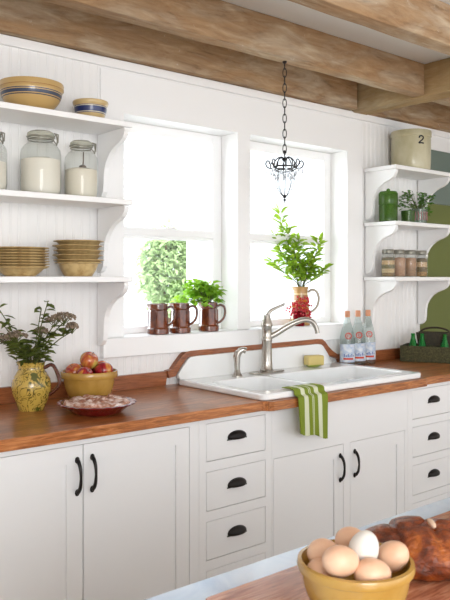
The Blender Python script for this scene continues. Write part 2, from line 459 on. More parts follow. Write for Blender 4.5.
beam(HX1+.003, 6.19, -.53, -.455, 2.447, ZC-.001, 'end of a rough beam right of the crosswise header')
beam(HX0, HX1, -1.03, -.001, 2.44, ZC-.001, 'yellowish crosswise header the long beams butt into', BEAMY, 1)

# ---------------------------------------------------------------- cabinets
FY = -.625                                             # face frame front
def carcass(x0, x1, openings):
    m = M()
    for x in (x0, x1-.018): m.box((x+.0006,FY+.022,.1),(x+.0174,-.02,.872))
    m.box((x0+.0006,FY+.022,.1),(x1-.0006,-.02,.118)); m.box((x0+.0006,-.03,.1),(x1-.0006,-.02,.872))
    m.box((x0+.0006,FY+.07,0.001),(x1-.0006,FY+.085,.1))
    # face frame: full sheet minus openings, made of strips
    zs = sorted(set([.1,.872]+[o[2] for o in openings]+[o[3] for o in openings]))
    xs = sorted(set([x0+.0006,x1-.0006]+[o[0] for o in openings]+[o[1] for o in openings]))
    for i in range(len(xs)-1):
        run = None
        for j in range(len(zs)-1):
            cx, cz = (xs[i]+xs[i+1])/2, (zs[j]+zs[j+1])/2
            if not any(o[0] < cx < o[1] and o[2] < cz < o[3] for o in openings):
                m.box((xs[i],FY,zs[j]),(xs[i+1],FY+.02,zs[j+1]))
    # dark recess board behind gaps
    return m
GAP = .0022
def door(par, x0, x1, z0, z1, hx, hz):
    x0 += GAP; x1 -= GAP; z0 += GAP; z1 -= GAP; s = .062
    m = M(); y0 = FY+.0005; y1 = FY+.02
    m.box((x0,y0,z0),(x0+s,y1,z1)).box((x1-s,y0,z0),(x1,y1,z1)).box((x0+s,y0,z0),(x1-s,y1,z0+s)).box((x0+s,y0,z1-s),(x1-s,y1,z1))
    m.box((x0+s,y0+.0075,z0+s),(x1-s,y1,z1-s))
    d = obj('door', m, CAB, par, smooth=False)
    h = M(); p = [(0,-.002,-.057),(0,-.012,-.052),(0,-.024,-.035),(0,-.029,-.012),(0,-.029,.012),(0,-.024,.035),(0,-.012,.052),(0,-.002,.057)]
    pp = smooth_path(p, 4); rr = [.0048+.0026*abs(math.cos(PI*i/(len(pp)-1))) for i in range(len(pp))]
    h.tube(pp, rr, 8)
    for s_ in (-1, 1):
        h.ball((0,-.003,s_*.057), .0095, 12, 6, (1,.45,1.3))
    obj('handle', h, BLACK, d, (hx, FY-.0005, hz))
    return d
def cup_pull(par, x, z):
    m = M(); W, H, D = .043, .03, .024; n, k = 18, 8
    m.ball((0,0,0), 1, 28, 20, (.050,.024,.025))
    m.v = [(x, min(y,0), max(z,-.009)) for x, y, z in m.v]
    m.box((-.053,-.003,-.012),(.053,0,-.007))
    obj('cup_pull', m, BLACK, par, (x, FY, z))
def drawer(par, x0, x1, z0, z1):
    m = M().box((x0+GAP,FY+.0005,z0+GAP),(x1-GAP,FY+.02,z1-GAP))
    d = obj('drawer', m, CAB, par, bev=.0015)
    cup_pull(d, (x0+x1)/2, (z0+z1)/2+.006)
def cabinet(label, x0, x1, doors=(), drawers=()):
    t = thing('base_cabinet', label, 'cabinet', (0,0,0), 0, 'white base cabinets under the counter')
    ops = [tuple(d[:4]) for d in doors]+[tuple(d[:4]) for d in drawers]
    obj('cabinet_frame', carcass(x0, x1, ops), CAB, t, smooth=False)
    for d in doors: door(t, *d)
    for d in drawers: drawer(t, *d)
    return t
cabinet('white base cabinet with drawers beyond the left edge, mostly out of frame', .02, .76, drawers=((.06,.72,.695,.85),(.06,.72,.495,.655),(.06,.72,.297,.455)))
cabinet('white double-door base cabinet at the left, under the fruit bowl', .76, 1.779,
        doors=((.80,1.2625,.13,.85,1.2375,.74), (1.2635,1.732,.13,.85,1.297,.742)))
cabinet('white bank of drawers with black cup pulls left of the sink, centre of the picture', 1.779, 2.178,
        drawers=((1.815,2.14,.695,.85),(1.815,2.14,.495,.655),(1.815,2.14,.297,.455),(1.815,2.14,.12,.257)))
cabinet('white double-door sink cabinet below the hanging towel', 2.178, 3.145,
        doors=((2.187,2.645,.13,.65,2.618,.54), (2.691,3.12,.13,.65,2.722,.545)))
cabinet('white bank of drawers with black cup pulls right of the sink cabinet', 3.145, 3.62,
        drawers=((3.183,3.56,.695,.85),(3.183,3.56,.495,.655),(3.183,3.56,.297,.455),(3.183,3.56,.12,.257)))
cabinet('white base cabinet at the far right, beyond the frame edge', 3.62, 4.6, doors=((3.66,4.1,.13,.85,4.07,.74),(4.11,4.56,.13,.85,4.14,.74)))

# ---------------------------------------------------------------- counter
SX0, SX1, SY0, SY1, SZ = 2.092, 3.222, -.667, -.035, .943
poly = [(0,-.001),(0,-.66),(2.085,-.66)]+[(2.098,-.668),(2.108,-.684),(2.128,-.692)]+[(3.205,-.692),(3.222,-.690),(3.228,-.684),(3.228,-.66),(4.6,-.66),(4.6,-.001)]
top = M().prism(poly, .874, CT)
cut = M().prism(rrect(SX0+.03,-.61,SX1-.03,-.07,.03), .8, 1.0)
cm = boolean(top, [cut])
ct = obj('countertop', cm, COUNTER, smooth=False, bev=.003)
tag(ct, 'reddish butcher block countertop running along the whole back wall', 'countertop')
bs = M()
bs.prism([(0,CT+.001),(2.04,CT+.001),(2.052,.982),(0,.982)], -.024, -.001, 'y')
bs.prism([(3.31,CT+.001),(4.13,CT+.001),(4.13,.98),(3.275,.98)], -.024, -.001, 'y')
# raised strip that follows the sink's splashback
up = [(2.045,.985),(2.075,.99),(2.10,1.02),(2.135,1.056),(2.155,1.069),(2.185,1.074),(3.10,1.083),(3.14,1.079),(3.165,1.062),(3.19,1.035),(3.225,1.008),(3.275,.98)]
lo = [(2.052,.95),(2.09,.955),(2.12,.995),(2.15,1.03),(2.17,1.044),(2.195,1.047),(3.09,1.056),(3.12,1.052),(3.14,1.04),(3.165,1.01),(3.2,.98),(3.31,.945)]
for i in range(len(up)-1):
    bs.prism([lo[i],lo[i+1],up[i+1],up[i]], -.034, -.001, 'y')
bo = obj('wood_backsplash', bs, COUNTERV, smooth=False, bev=0)
tag(bo, 'low cherry-coloured wood strip along the wall, rising over the sink back', 'backsplash')

# ---------------------------------------------------------------- sink
s = thing('kitchen_sink', 'white porcelain double-basin sink with raised back, set in the wood counter', 'sink', (0,0,0))
rim = M().prism(rrect(SX0,SY0,SX1,SY1,.035,8), CT+.0006, SZ)
low = M().prism(rrect(SX0+.034,-.6,SX1-.034,-.08,.03,8), .745, .93)
DX = 2.50
cL = M().prism(rrect(SX0+.055,-.588,DX-.014,-.225,.05,8), .86, 1.0)
cR = M().prism(rrect(DX+.014,-.588,SX1-.05,-.225,.05,8), .76, 1.0)
me = boolean(rim, [low, cL, cR], ['UNION','DIFFERENCE','DIFFERENCE'])
obj('basin', me, PORC, s, bev=.009, seg=3, ang=60)
sb = M()
top_ = [(2.10,.962),(2.125,.995),(2.155,1.03),(2.175,1.044),(2.20,1.0465),(3.09,1.0555),(3.118,1.051),(3.135,1.04),(3.16,1.01),(3.19,.975),(3.195,.955)]
n = len(top_); vs = []
for (x, z) in top_:
    vs += [(x,-.0355,z), (x,-.045,z-.001), (x,-.062,max(.9435, z-.05)), (x,-.085,SZ+.0004), (x,-.0355,SZ+.0004)]
fs = [(i*5+j, i*5+(j+1)%5, (i+1)*5+(j+1)%5, (i+1)*5+j) for i in range(n-1) for j in range(5)]+[(0,1,2,3,4),tuple(reversed([(n-1)*5+j for j in range(5)]))]
sb.add(vs, fs); obj('splashback', sb, PORC, s, ang=50)
for (cx, cz) in ((2.32,.861),(2.85,.761)):
    obj('drain', M().lathe([(.0,.004),(.02,.004),(.032,.003),(.038,.0005)], 24, (cx,-.42,cz)), STEEL, s)

# faucet
f = thing('faucet', 'brushed nickel single-lever faucet with long curved spout', 'faucet', (2.59,-.15,SZ+.001))
m = M().prism(rrect(-.115,-.032,.115,.032,.03), 0, .008); obj('base_plate', m, STEEL, f, bev=.003)
m = M().lathe([(.034,.008),(.036,.014),(.030,.022),(.0275,.06),(.026,.16),(.028,.166),(.028,.176),(.025,.182),(.026,.235),(.030,.24),(.030,.25),(.026,.262),(.021,.28),(.017,.298),(.0,.305)], 28)
obj('body', m, STEEL, f)
sp = smooth_path([(.0,-.0,.180),(.04,-.022,.200),(.095,-.055,.238),(.145,-.085,.264),(.182,-.105,.272),(.215,-.122,.258),(.232,-.132,.228),(.238,-.135,.200)], 6)
obj('spout', M().tube(sp, [.017-.005*i/len(sp) for i in range(len(sp))], 14), STEEL, f)
lv = smooth_path([(.0,0,.29),(.018,-.006,.318),(.05,-.02,.336),(.085,-.035,.352)], 5)
obj('lever', M().tube(lv, [.012-.006*i/len(lv) for i in range(len(lv))], 10).ball((.087,-.036,.353),.008), STEEL, f)
f = thing('side_sprayer', 'small nickel side sprayer standing left of the faucet', 'sprayer', (2.375,-.165,SZ+.001), CR)
obj('collar', M().lathe([(.026,0),(.026,.006),(.019,.014),(.015,.03),(.013,.034)], 20, close=True), STEEL, f)
pp = smooth_path([(0,0,.03),(-.001,0,.07),(.0,0,.10),(.012,0,.125),(.035,0,.135)], 5)
obj('spray_head', M().tube(pp, [.013+.004*math.sin(PI*i/len(pp)) for i in range(len(pp))], 12).tube([(.028,0,.134),(.044,0,.128)],[.014,.016],12).tube([(-.012,0,.075),(-.016,0,.10),(-.006,0,.128)],.005,8), STEEL, f)

# soap on dish
d = tag(obj('soap_dish', M().lathe([(.0,.0),(.03,.0),(.046,.006),(.052,.013),(.049,.014),(.043,.009),(.0,.006)], 28, rmod=None), SOAPD, None, (2.96,-.135,SZ+.0008), (0,0,0)), 'green oval soap dish on the sink ledge', 'soap dish')
d.scale = (1.1,.75,1)
k = obj('soap_bar', M().prism(rrect(-.052,-.030,.052,.030,.012), 0, .056), SOAP, None, (2.96,-.135,SZ+.0078), (0,0,CR*.4), bev=.008, seg=3)
tag(k, 'pale yellow bar of soap lying on the green dish', 'soap')

# ---------------------------------------------------------------- towel
def towel():
    m = M(); W = .19; nx = 34
    path = [(-.600,SZ+.0062),(-.618,SZ+.0064),(-.636,SZ+.0066),(-.655,SZ+.0065),(-.674,SZ+.001),(-.680,SZ-.015),(-.690,CT+.008),(-.699,CT+.002),(-.7015,.88),(-.7015,.85),(-.702,.82),(-.7025,.79),(-.703,.762)]
    path = smooth_path([(0,a,b) for a,b in path], 3); ny = len(path); vs = []
    tot = ny-1
    for side in (0, 1):
        for j, p in enumerate(path):
            k = min(1, max(0, (j-17)/18))
            for i in range(nx+1):
                t = i/nx
                x = W*t*(1-.05*k)+.03*k*(1-t)*.3
                wob = .007*k*(math.sin(t*PI*5+.6)+.4*math.sin(t*PI*11))
                y = p.y-.0015-abs(wob)*1.0-side*.0035
                z = p.z-(.042*t+.005*math.sin(t*9))*max(0,(j-24)/12) - (.01*t if j>24 else 0)*0
                vs.append((x, y, z + (side*.0035 if j < 14 else 0)))
    N = (nx+1)*ny; fs = []
    for s_ in (0,1):
        for j in range(ny-1):
            for i in range(nx):
                q = s_*N+j*(nx+1)+i; fs.append((q,q+1,q+nx+2,q+nx+1))
    for j in range(ny-1):
        for i in (0,nx):
            q = j*(nx+1)+i; fs.append((q, q+nx+1, q+N+nx+1, q+N))
    for i in range(nx):
        for j in (0,ny-1):
            q = j*(nx+1)+i; fs.append((q,q+1,q+N+1,q+N))
    m.add(vs, fs)
    return m
tw = obj('dish_towel', towel(), TOW, None, (2.258,0,0), ang=80)
tag(tw, 'green and cream striped dish towel hanging over the sink front', 'towel')

# ---------------------------------------------------------------- shelves
BR = [(0,0),(.228,0),(.232,-.012),(.226,-.028),(.212,-.045),(.185,-.060),(.165,-.066),(.135,-.078),(.105,-.098),(.08,-.125),(.064,-.155),(.057,-.19),(.055,-.235),(.05,-.262),(.035,-.28),(.018,-.288),(0,-.290)]
def shelf(label, x0, x1, z, group, bh=1.0):
    t = thing('wall_shelf', label, 'shelf', (x0, -.0135, z), 0, group)
    L = x1-x0
    obj('shelf_board', M().box((0,-.24,-.024),(L,0,0)), TRIMW, t, bev=.003)
    for x in (.012, L-.036):
        obj('bracket', M().prism([(-a, -.0245+b*bh) for a, b in BR], x, x+.024, 'x'), TRIMW, t, smooth=False, bev=.002)
    return t
for z, nm in ((2.108,'top shelf on the left, holding two banded bowls'),(1.774,'middle shelf on the left, holding glass flour jars'),(1.442,'bottom shelf on the left, holding stacked plates')):
    shelf('white painted '+nm, .72, 1.705, z, 'white bracketed wall shelves')
for z, nm in ((2.108,'top shelf on the right, holding the stoneware crock'),(1.774,'middle shelf on the right, holding green glass'),(1.440,'bottom shelf on the right, holding four small jars')):
    shelf('white painted '+nm, 3.535, 4.125, z, 'white bracketed wall shelves', 1.0)
S1, S2, S3 = 2.1085, 1.7745, 1.4425

def bowl_m(R, H, rb, wall=.007, lip=.006, n=48, rim=None):
    o = [(0,0),(rb,0),(rb,.004)]
    for i in range(1, 9):
        t = i/8; o.append((rb+(R-rb)*math.sin(t*PI/2*.96)/math.sin(PI/2*.96)*.985*1.0, .004+(H-.004-lip*2)*t**1.25))
    if rim: o += rim
    else: o += [(R+lip*.3,H-lip*2),(R+lip*.6,H-lip),(R+lip*.2,H),(R-wall*.6,H)]
    inn = [(max(0,rb+(R-rb)*math.sin(t/8*PI/2)-wall), .012+(H-.018)*(t/8)**1.25) for t in range(7,0,-1)]
    return M().lathe(o+inn+[(0,.012)], n)
rr = [(.124,.088),(.130,.094),(.131,.112),(.129,.118),(.122,.118)]
b = obj('mixing_bowl', bowl_m(.124,.096,.062,rim=rr), YELS, None, (1.299,-.125,S1+.0005))
tag(b, 'large tan yellowware mixing bowl with slate blue bands on top shelf', 'bowl', 'banded yellowware bowls')
rr = [(.07,.068),(.074,.072),(.077,.082),(.075,.088),(.069,.088)]
b = obj('mixing_bowl', bowl_m(.070,.074,.047,rim=rr), YELN, None, (1.572,-.125,S1+.0005))
tag(b, 'small tan yellowware bowl with a navy band at the end of top shelf', 'bowl', 'banded yellowware bowls')

# glass jars with flour
def jar(label, x, R, H, fill, mt):
    t = thing('glass_jar', label, 'jar', (x,-.125,S2+.0005), CR, 'clip-top glass jars')
    p = [(0,0),(R*.80,0),(R*.95,.008),(R,.03),(R,H*.62),(R*.96,H*.70),(R*.80,H*.77),(R*.62,H*.81),(R*.58,H*.84),(R*.58,H*.88)]
    obj('jar_body', M().lathe(p, 40), JARG, t)
    l = M().lathe([(R*.58,H*.885),(R*.66,H*.89),(R*.67,H*.93),(R*.64,H*.965),(R*.5,H*.99),(0,H)], 36)
    obj('lid', l, LIDG, t)
    q = M()
    ring = [(R*.62*math.cos(a*PI/12), R*.62*math.sin(a*PI/12), H*.86) for a in range(24)]
    q.tube(ring, .003, 6, True); q.tube([(a*1.10,b*1.10,H*.90) for a,b,_ in ring], .0025, 6, True)
    q.tube([(R*.66,0,H*.90),(R*.80,-.01,H*.94),(R*.86,-.012,H*.84),(R*.80,0,H*.78),(R*.66,0,H*.84)], .003, 6)
    q.tube([(R*.62,.015,H*.97),(R*.84,.012,H*.95),(R*.82,.012,H*.82)], .003, 6)
    obj('wire_clasp', q, LIDM, t)
    r = R-.004
    fl = obj('flour', M().lathe([(0,.004),(R*.8,.004),(r*.95,.012),(r,.032),(r,fill-.004),(r*.6,fill+.004),(0,fill)], 36), mt, None, (x,-.125,S2+.0008), (0,0,0))
    return t, fl
a, fl = jar('large clip-top glass jar of flour, middle one on the middle left shelf', 1.340, .083, .268, .150, FLOUR); tag(fl, 'white flour filling the larger whole glass jar', 'flour', None, 'stuff')
a, fl = jar('clip-top glass jar with flour and a metal scoop, beside the shelf bracket', 1.527, .072, .250, .125, SUGAR); tag(fl, 'cream flour in the jar next to the shelf bracket', 'flour', None, 'stuff')
a, fl = jar('clip-top glass jar of flour cut off by the left picture edge', 1.118, .072, .245, .12, FLOUR); tag(fl, 'flour in the jar cut off at the left edge', 'flour', None, 'stuff')
m = M().tube([(0,0,.128),(.004,.002,.16),(.006,.003,.20)], .003, 6); m.ball((0,0,.134), .016, 12, 8, (1,1,.7))
tag(obj('flour_scoop', m, SCOOP, None, (1.523,-.145,S2)), 'small metal scoop standing in the right-hand flour jar', 'scoop')

# plates
def plate_m(R, H, rb, th=.004):
    return M().lathe([(0,0),(rb,0),(rb*1.03,.003),(rb+(R-rb)*.42,H*.5),(R*.86,H-th*1.1),(R*.985,H-th*.5),(R,H),(R*.985,H+th*.5),(R*.86,H+th*.1),(rb+(R-rb)*.40,H*.5+th),(rb*.95,th*1.2),(0,th*1.2)], 44)
base = obj('stacked_plate', plate_m(.116,.026,.07), PLATE, None, (1.25,-.127,S3+.0005+.030))
names = ['lowest','second from the bottom','third from the bottom','fourth from the bottom','middle one, four plates below the top','fourth from the top','third from the top','second from the top']
ord_ = ['bottom plate, just above the supporting bowl','second plate up','third plate up','fourth plate up','fifth plate up','sixth plate up','seventh plate up','topmost plate']
bb = obj('serving_bowl', plate_m(.108,.034,.060), PLATE, None, (1.25,-.127,S3+.0005)); tag(bb, 'shallow tan bowl under the left stack of plates', 'bowl')
z = S3+.0005+.0125
for i in range(8):
    o = base if i == 0 else base.copy()
    if i: COL.objects.link(o)
    o.location = (1.25+random.uniform(-.002,.002), -.127+random.uniform(-.001,.001), z+i*.0108)
    tag(o, 'tan stoneware plate in the left stack, '+ord_[i], 'plate', 'plates stacked at the left of the bottom shelf')
bb = obj('serving_bowl', plate_m(.100,.058,.058), PLATE, None, (1.512,-.127,S3+.0005)); tag(bb, 'deep tan bowl at the bottom of the right stack', 'bowl')
base = obj('soup_bowl', plate_m(.108,.036,.06), PLATE, None, (1.512,-.127,S3+.05))
ord2 = ['lowest rim above the deep bowl','second rim up','third rim up','fourth rim up','topmost rim']
for i in range(5):
    o = base if i == 0 else base.copy()
    if i: COL.objects.link(o)
    o.location = (1.512+(-1)**i*.003, -.127, S3+.034+i*.0200)
    tag(o, 'shallow tan soup bowl in the right stack, '+ord2[i], 'bowl', 'soup bowls stacked at the right of the bottom shelf')

# ---------------------------------------------------------------- counter left: jug with flowers, fruit bowl, pie
def handle_path(x0, z0, x1, z1, out, k=6):
    return smooth_path([(x0,0,z0),(x0+out*.6,0,z0+.012),(x0+out,0,(z0*.75+z1*.25)),(x1+out*.8,0,(z0*.35+z1*.65)),(x1+out*.25,0,z1+.006),(x1-.004,0,z1)], k)
J = thing('pitcher', 'round yellow glazed pitcher with dark floral drawing and brown handle', 'pitcher', (1.257,-.215,CT+.0008), CR)
p = [(0,0),(.050,0),(.052,.006),(.060,.03),(.074,.07),(.0775,.095),(.073,.12),(.060,.145),(.052,.158),(.050,.172),(.055,.190),(.051,.191),(.046,.172),(.056,.145),(.066,.11),(.066,.08),(.045,.02),(0,.012)]
obj('body', M().lathe(p, 44, rmod=lambda a,z: 1+.10*max(0,math.cos(a-PI))**8*max(0,(z-.16)/.03)), JUGY, J)
BRH = mat('brown_handle_glaze', (84,40,26), .2, coat=.6)
obj('handle', M().tube(handle_path(.050,.165,.066,.06,.055), .0075, 10, flat=1.4), BRH, J)
F = thing('flower_bouquet', 'dusty mauve sedum flowers with dark leaves in the yellow pitcher', 'flowers', (1.257,-.215,CT+.0008), CR)
st = M(); lf = M(); hd = M()
px = .00396
heads = [((66-32)*px, (411-318)*px, -.03, .048), ((52-32)*px,(411-322)*px,.05,.04), ((20-32)*px, (411-336)*px, -.05, .045), ((8-32)*px,(411-340)*px,.0,.04), ((38-32)*px,(411-334)*px,.06,.035),((72-32)*px,(411-328)*px,.01,.026)]
for (hx, hz, hy, hr) in heads:
    pt = smooth_path([(0,0,.05),(hx*.15,hy*.2,.19),(hx*.6,hy*.7,.19+(hz-.19)*.55),(hx,hy,hz-.02)], 5); st.tube(pt, .0022, 6)
    for q in range(150):
        a = random.uniform(0,2*PI); r = hr*math.sqrt(random.random()); zz = hz+random.uniform(-.006,.006)+.018*(1-(r/hr)**2)-.004
        hd.ball((hx+r*math.cos(a), hy+r*math.sin(a), zz), random.uniform(.0025,.0048), 5, 4)
        if q % 9 == 0: st.tube([(hx,hy,hz-.03),(hx+r*math.cos(a)*.9,hy+r*math.sin(a)*.9,zz)], .0009, 4)
    for q in range(9):
        t = random.uniform(.35,.95); p_ = pt[int(t*(len(pt)-1))]; a = random.uniform(0,2*PI)
        lf.leaf(p_, (math.cos(a), math.sin(a), random.uniform(-.1,.7)), random.uniform(.04,.06), random.uniform(.022,.03))
tips = [(-.13,.40,.0),(.07,.425,-.02),(-.10,.34,-.04),(.03,.40,.04),(-.16,.30,.02),(-.05,.30,-.07)]
for (tx, tz, ty) in tips:
    pt = smooth_path([(0,0,.05),(tx*.12,ty*.2,.18),(tx*.65,ty*.8,.19+(tz-.19)*.65),(tx,ty,tz)], 6); st.tube(pt, .002, 6)
    for q in range(13):
        t = .40+.6*q/12; p_ = pt[int(t*(len(pt)-1))]; a = random.uniform(0,2*PI)
        lf.leaf(p_, (math.cos(a), math.sin(a)*.8, random.uniform(-.3,.6)), random.uniform(.034,.054), random.uniform(.018,.026))
for q in range(60):
    a = random.uniform(0,2*PI); r = random.uniform(.0,.06)
    lf.leaf((r*math.cos(a), r*math.sin(a), random.uniform(.18,.25)), (math.cos(a), math.sin(a), random.uniform(-.2,.9)), random.uniform(.04,.06), .028)
obj('stems', st, STEM, F); obj('foliage', lf, DARKL, F, fix=False); obj('flower_heads', hd, MAUVE, F)

# fruit bowl
fb = (1.540,-.170)
rr = [(.108,.098),(.118,.100),(.121,.106),(.121,.122),(.118,.128),(.112,.128)]
b = obj('fruit_bowl', bowl_m(.108,.106,.074,rim=rr), YEL, None, (fb[0],fb[1],CT+.0008)); tag(b, 'yellow moulded bowl holding apples beside the yellow pitcher', 'bowl')
b['label'] = 'deep yellow stoneware bowl full of apples beside the floral pitcher'
def apple(label, r_, d_, z_, R, mt, rot):
    m = M().ball((0,0,0), R, 24, 18, (1,1,.92), fn=lambda p: 1-.20*max(0,p.z)**10-.10*max(0,-p.z)**8+.03*math.cos(5*math.atan2(p.y,p.x))*max(0,-p.z)**2)
    cx = fb[0]+r_*.769+d_*.639; cy = fb[1]-r_*.639+d_*.769
    t = thing('apple', label, 'apple', (cx,cy,CT+z_), 0, 'apples in the yellow bowl'); t.rotation_euler = rot
    obj('fruit', m, mt, t); obj('stem', M().tube([(0,0,R*.70),(.002,.001,R*.86),(.006,.002,R*1.02)], .0014, 6), STEMB, t)
pxb = 3.12/730
apple('red and yellow apple on top of the heap in the yellow bowl', 0.0, .0, .172, .040, APPLEG, (.5,.2,0))
apple('yellowish apple at the left side of the yellow bowl', -.062, -.015, .125, .038, APPLEG, (-.3,-.6,1))
apple('dark red apple at the right side of the yellow bowl', .064, -.010, .128, .040, APPLE, (.3,.5,2))
apple('deep red apple at the front of the yellow bowl, half below the rim', -.004, -.066, .118, .036, APPLE, (.8,0,.5))
apple('yellow-green apple at the back right of the yellow bowl', .036, .062, .132, .037, APPLEG, (.1,.3,2.5))
apple('red apple buried at the back of the yellow bowl', -.036, .058, .120, .036, APPLE, (.4,.2,1.5))

P = thing('pie', 'golden crusted pie in a dark red fluted dish, front of the left counter', 'pie', (1.475,-.43,CT+.0008))
P.location = (1.43,-.43,CT+.0008); P.scale = (1.06,1.06,1.08)
sc_ = lambda a, z: 1+(.035*math.cos(a*22))*max(0,(z-.02)/.02)
dm = M().lathe([(0,0),(.085,0),(.09,.003),(.118,.026),(.138,.033),(.142,.037),(.136,.039),(.114,.033),(.088,.008),(0,.008)], 132, rmod=sc_)
obj('pie_dish', dm, REDD, P)
def lump(a, z): return 1
cm_ = M(); N = 60; rings = 14; vs = []; fs = []
for i in range(rings+1):
    r = .124*i/rings
    for k_ in range(N):
        a = 2*PI*k_/N
        zz = .034+.011*math.sqrt(max(0,1-(i/rings)**2.2))+.0035*math.sin(a*5+i)+.003*math.sin(a*9-i*.8)+(.006*abs(math.cos(a*11)) if i in (rings-1,rings-2) else 0)
        if i == 0: zz = .046
        if i == rings: zz = .030
        vs.append((r*math.cos(a), r*math.sin(a), zz))
for i in range(rings):
    for k_ in range(N): fs.append((i*N+k_, i*N+(k_+1)%N, (i+1)*N+(k_+1)%N, (i+1)*N+k_))
cm_.add(vs, fs); obj('pie_crust', cm_, CRUST, P)

# ---------------------------------------------------------------- window sill: three brown jugs, basil
def jug_proto():
    t = thing('brown_jug', '', 'jug', (0,0,0), CR, 'brown glazed jugs on the left window sill')
    n = 8
    def oct_(a, z):
        s_ = math.cos(PI/n)/math.cos((a % (2*PI/n))-PI/n)
        k_ = 1 if .03 < z < .12 else .25
        sp = .28*max(0,math.cos(a-PI))**14*max(0,(z-.118)/.03)
        return (1-k_)+k_*s_*1.03+sp
    p = [(0,0),(.050,0),(.053,.003),(.053,.026),(.049,.030),(.047,.034),(.044,.115),(.0475,.122),(.0475,.130),(.046,.135),(.047,.148),(.044,.149),(.042,.135),(.041,.11),(.041,.02),(0,.012)]
    obj('body', M().lathe(p, 64, rmod=oct_), BROWN, t, ang=25)
    b = M()
    for i in range(n):
        a = 2*PI*(i+.0)/n
        b.tube([(.0475*math.cos(a),.0475*math.sin(a),.036),(.0462*math.cos(a),.0462*math.sin(a),.112)], .0022, 5)
    obj('rib_moulding', b, BROWN, t)
    obj('handle', M().tube(smooth_path([(.043,0,.128),(.062,0,.134),(.080,0,.124),(.084,0,.098),(.078,0,.07),(.062,0,.050),(.046,0,.042)],5), .0065, 10, flat=1.3), BROWN, t)
    return t
SZL = WZ0+.0006
j = jug_proto(); j.location = (2.035,.035,SZL); j['label'] = 'brown glazed jug with spout, leftmost of three on the window sill'
dup(j, (2.165,.030,SZL), label='brown glazed jug standing between two others on the window sill')
dup(j, (2.352,.035,SZL), label='brown glazed jug holding the basil plant, nearest the window mullion')
B = thing('basil_plant', 'bright green basil plant growing out of the right brown jug', 'plant', (2.352,.035,SZL+.0), CR)
st = M(); lf = M()
for q in range(30):
    a = random.uniform(0,2*PI); rr_ = random.uniform(.01,.135); zz = .15+random.uniform(.03,.14)*(1-.30*rr_/.13)
    x, y = rr_*math.cos(a)-.042, rr_*math.sin(a)*.7
    st.tube([(0,0,.10),(x*.25,y*.25,.152),(x*.9,y*.9,zz-.01),(x,y,zz)], .0018, 5)
    for k_ in range(7):
        b_ = random.uniform(0,2*PI)
        lf.leaf((x,y,zz-.006*k_), (math.cos(b_), math.sin(b_), random.uniform(-.2,.7)), random.uniform(.040,.062), random.uniform(.032,.044), fold=.2, droop=.35)
obj('stems', st, STEM, B); obj('foliage', lf, BASIL, B, fix=False)

# tan pitcher with leafy twigs
PT = thing('tall_pitcher', 'tall tan banded pitcher on the right window sill', 'pitcher', (3.055,.060,SZL), CR)
p = [(0,0),(.058,0),(.060,.004),(.058,.04),(.054,.10),(.047,.16),(.044,.195),(.050,.222),(.047,.223),(.040,.195),(.043,.16),(.05,.1),(.05,.02),(0,.012)]
p = [(r*.92,z) for r,z in p]
obj('body', M().lathe(p, 40, rmod=lambda a,z: 1+.14*max(0,math.cos(a-PI))**8*max(0,(z-.19)/.03)), PITCH, PT)
obj('handle', M().tube(smooth_path([(.044,0,.190),(.065,0,.205),(.092,0,.195),(.105,0,.160),(.098,0,.115),(.075,0,.085),(.052,0,.075)],5), .0075, 10, flat=1.4), mat('pitcher_handle_glaze', (150,134,110), .3, coat=.3), PT)
TW = thing('leafy_twigs', 'tall bright green leafy branches standing in the tan pitcher', 'branches', (3.062,.060,SZL), CR)
st = M(); lf = M(); pz = .00584
tw_ = [((281-304),(325-211),0),((290-304),(325-228),.04),((276-304),(325-236),-.03),((302-304),(325-240),.05),((322-304),(325-240),-.02),((328-304),(325-268),.02),((274-304),(325-262),-.05),((296-304),(325-250),-.06),((310-304),(325-262),-.03),((283-304),(325-250),.03),((316-304),(325-256),.04)]
for (tx, tz, ty) in tw_:
    tx *= pz; tz *= pz
    pt = smooth_path([(0,0,.06),(tx*.10,ty*.15,.22),(tx*.45+.01,ty*.5,.22+(tz-.22)*.40),(tx*.8,ty*.8,.22+(tz-.22)*.75),(tx,ty,tz)], 7)
    st.tube(pt, [.0028-.0016*i/len(pt) for i in range(len(pt))], 6)
    nl = int(13+28*tz/.66)
    for q in range(nl):
        t = .38+.62*q/(nl-1); p_ = pt[int(t*(len(pt)-1))]; a = q*2.4+random.uniform(-.5,.5)
        s_ = random.uniform(.75,1.15)
        base_ = p_+Vector((math.cos(a)*.012, math.sin(a)*.012, 0))
        st.tube([p_, base_], .0009, 4)
        lf.leaf(base_, (math.cos(a), math.sin(a), random.uniform(.1,1.0)), .060*s_, .032*s_, droop=.1)
    lf.leaf(pt[-1], (tx,ty,tz-.2), .05, .026)
obj('stems', st, STEM, TW); obj('foliage', lf, TWIGL, TW, fix=False)
# red glass with berries in front of it
RG = tag(obj('red_tumbler', M().lathe([(0,0),(.028,0),(.031,.004),(.036,.085),(.034,.085),(.029,.008),(0,.008)], 30), REDG, None, (2.985,.003,SZL)), 'small red glass tumbler in front of the tan pitcher', 'glass')
BE = thing('berry_sprigs', 'sprigs of red berries standing in the red glass tumbler', 'berries', (2.985,.003,SZL), CR)
st = M(); be = M(); sp_ = M()
for q in range(15):
    a = random.uniform(0,2*PI); r = random.uniform(.01,.085); x, y, z = r*math.cos(a)+.016, r*math.sin(a)*.6, random.uniform(.085,.165)*(1-.2*r/.065)
    st.tube([(0,0,.02),(x*.2,y*.2,.08),(x,y,z)], .0013, 5)
    for k_ in range(12):
        c = (x+random.uniform(-.024,.024), y+random.uniform(-.02,.02), z+random.uniform(-.035,.028))
        be.ball(c, random.uniform(.0045,.0068), 7, 5)
    for k_ in range(3):
        b_ = random.uniform(0,2*PI); sp_.leaf((x,y,z), (math.cos(b_),math.sin(b_),.9), .024, .012)
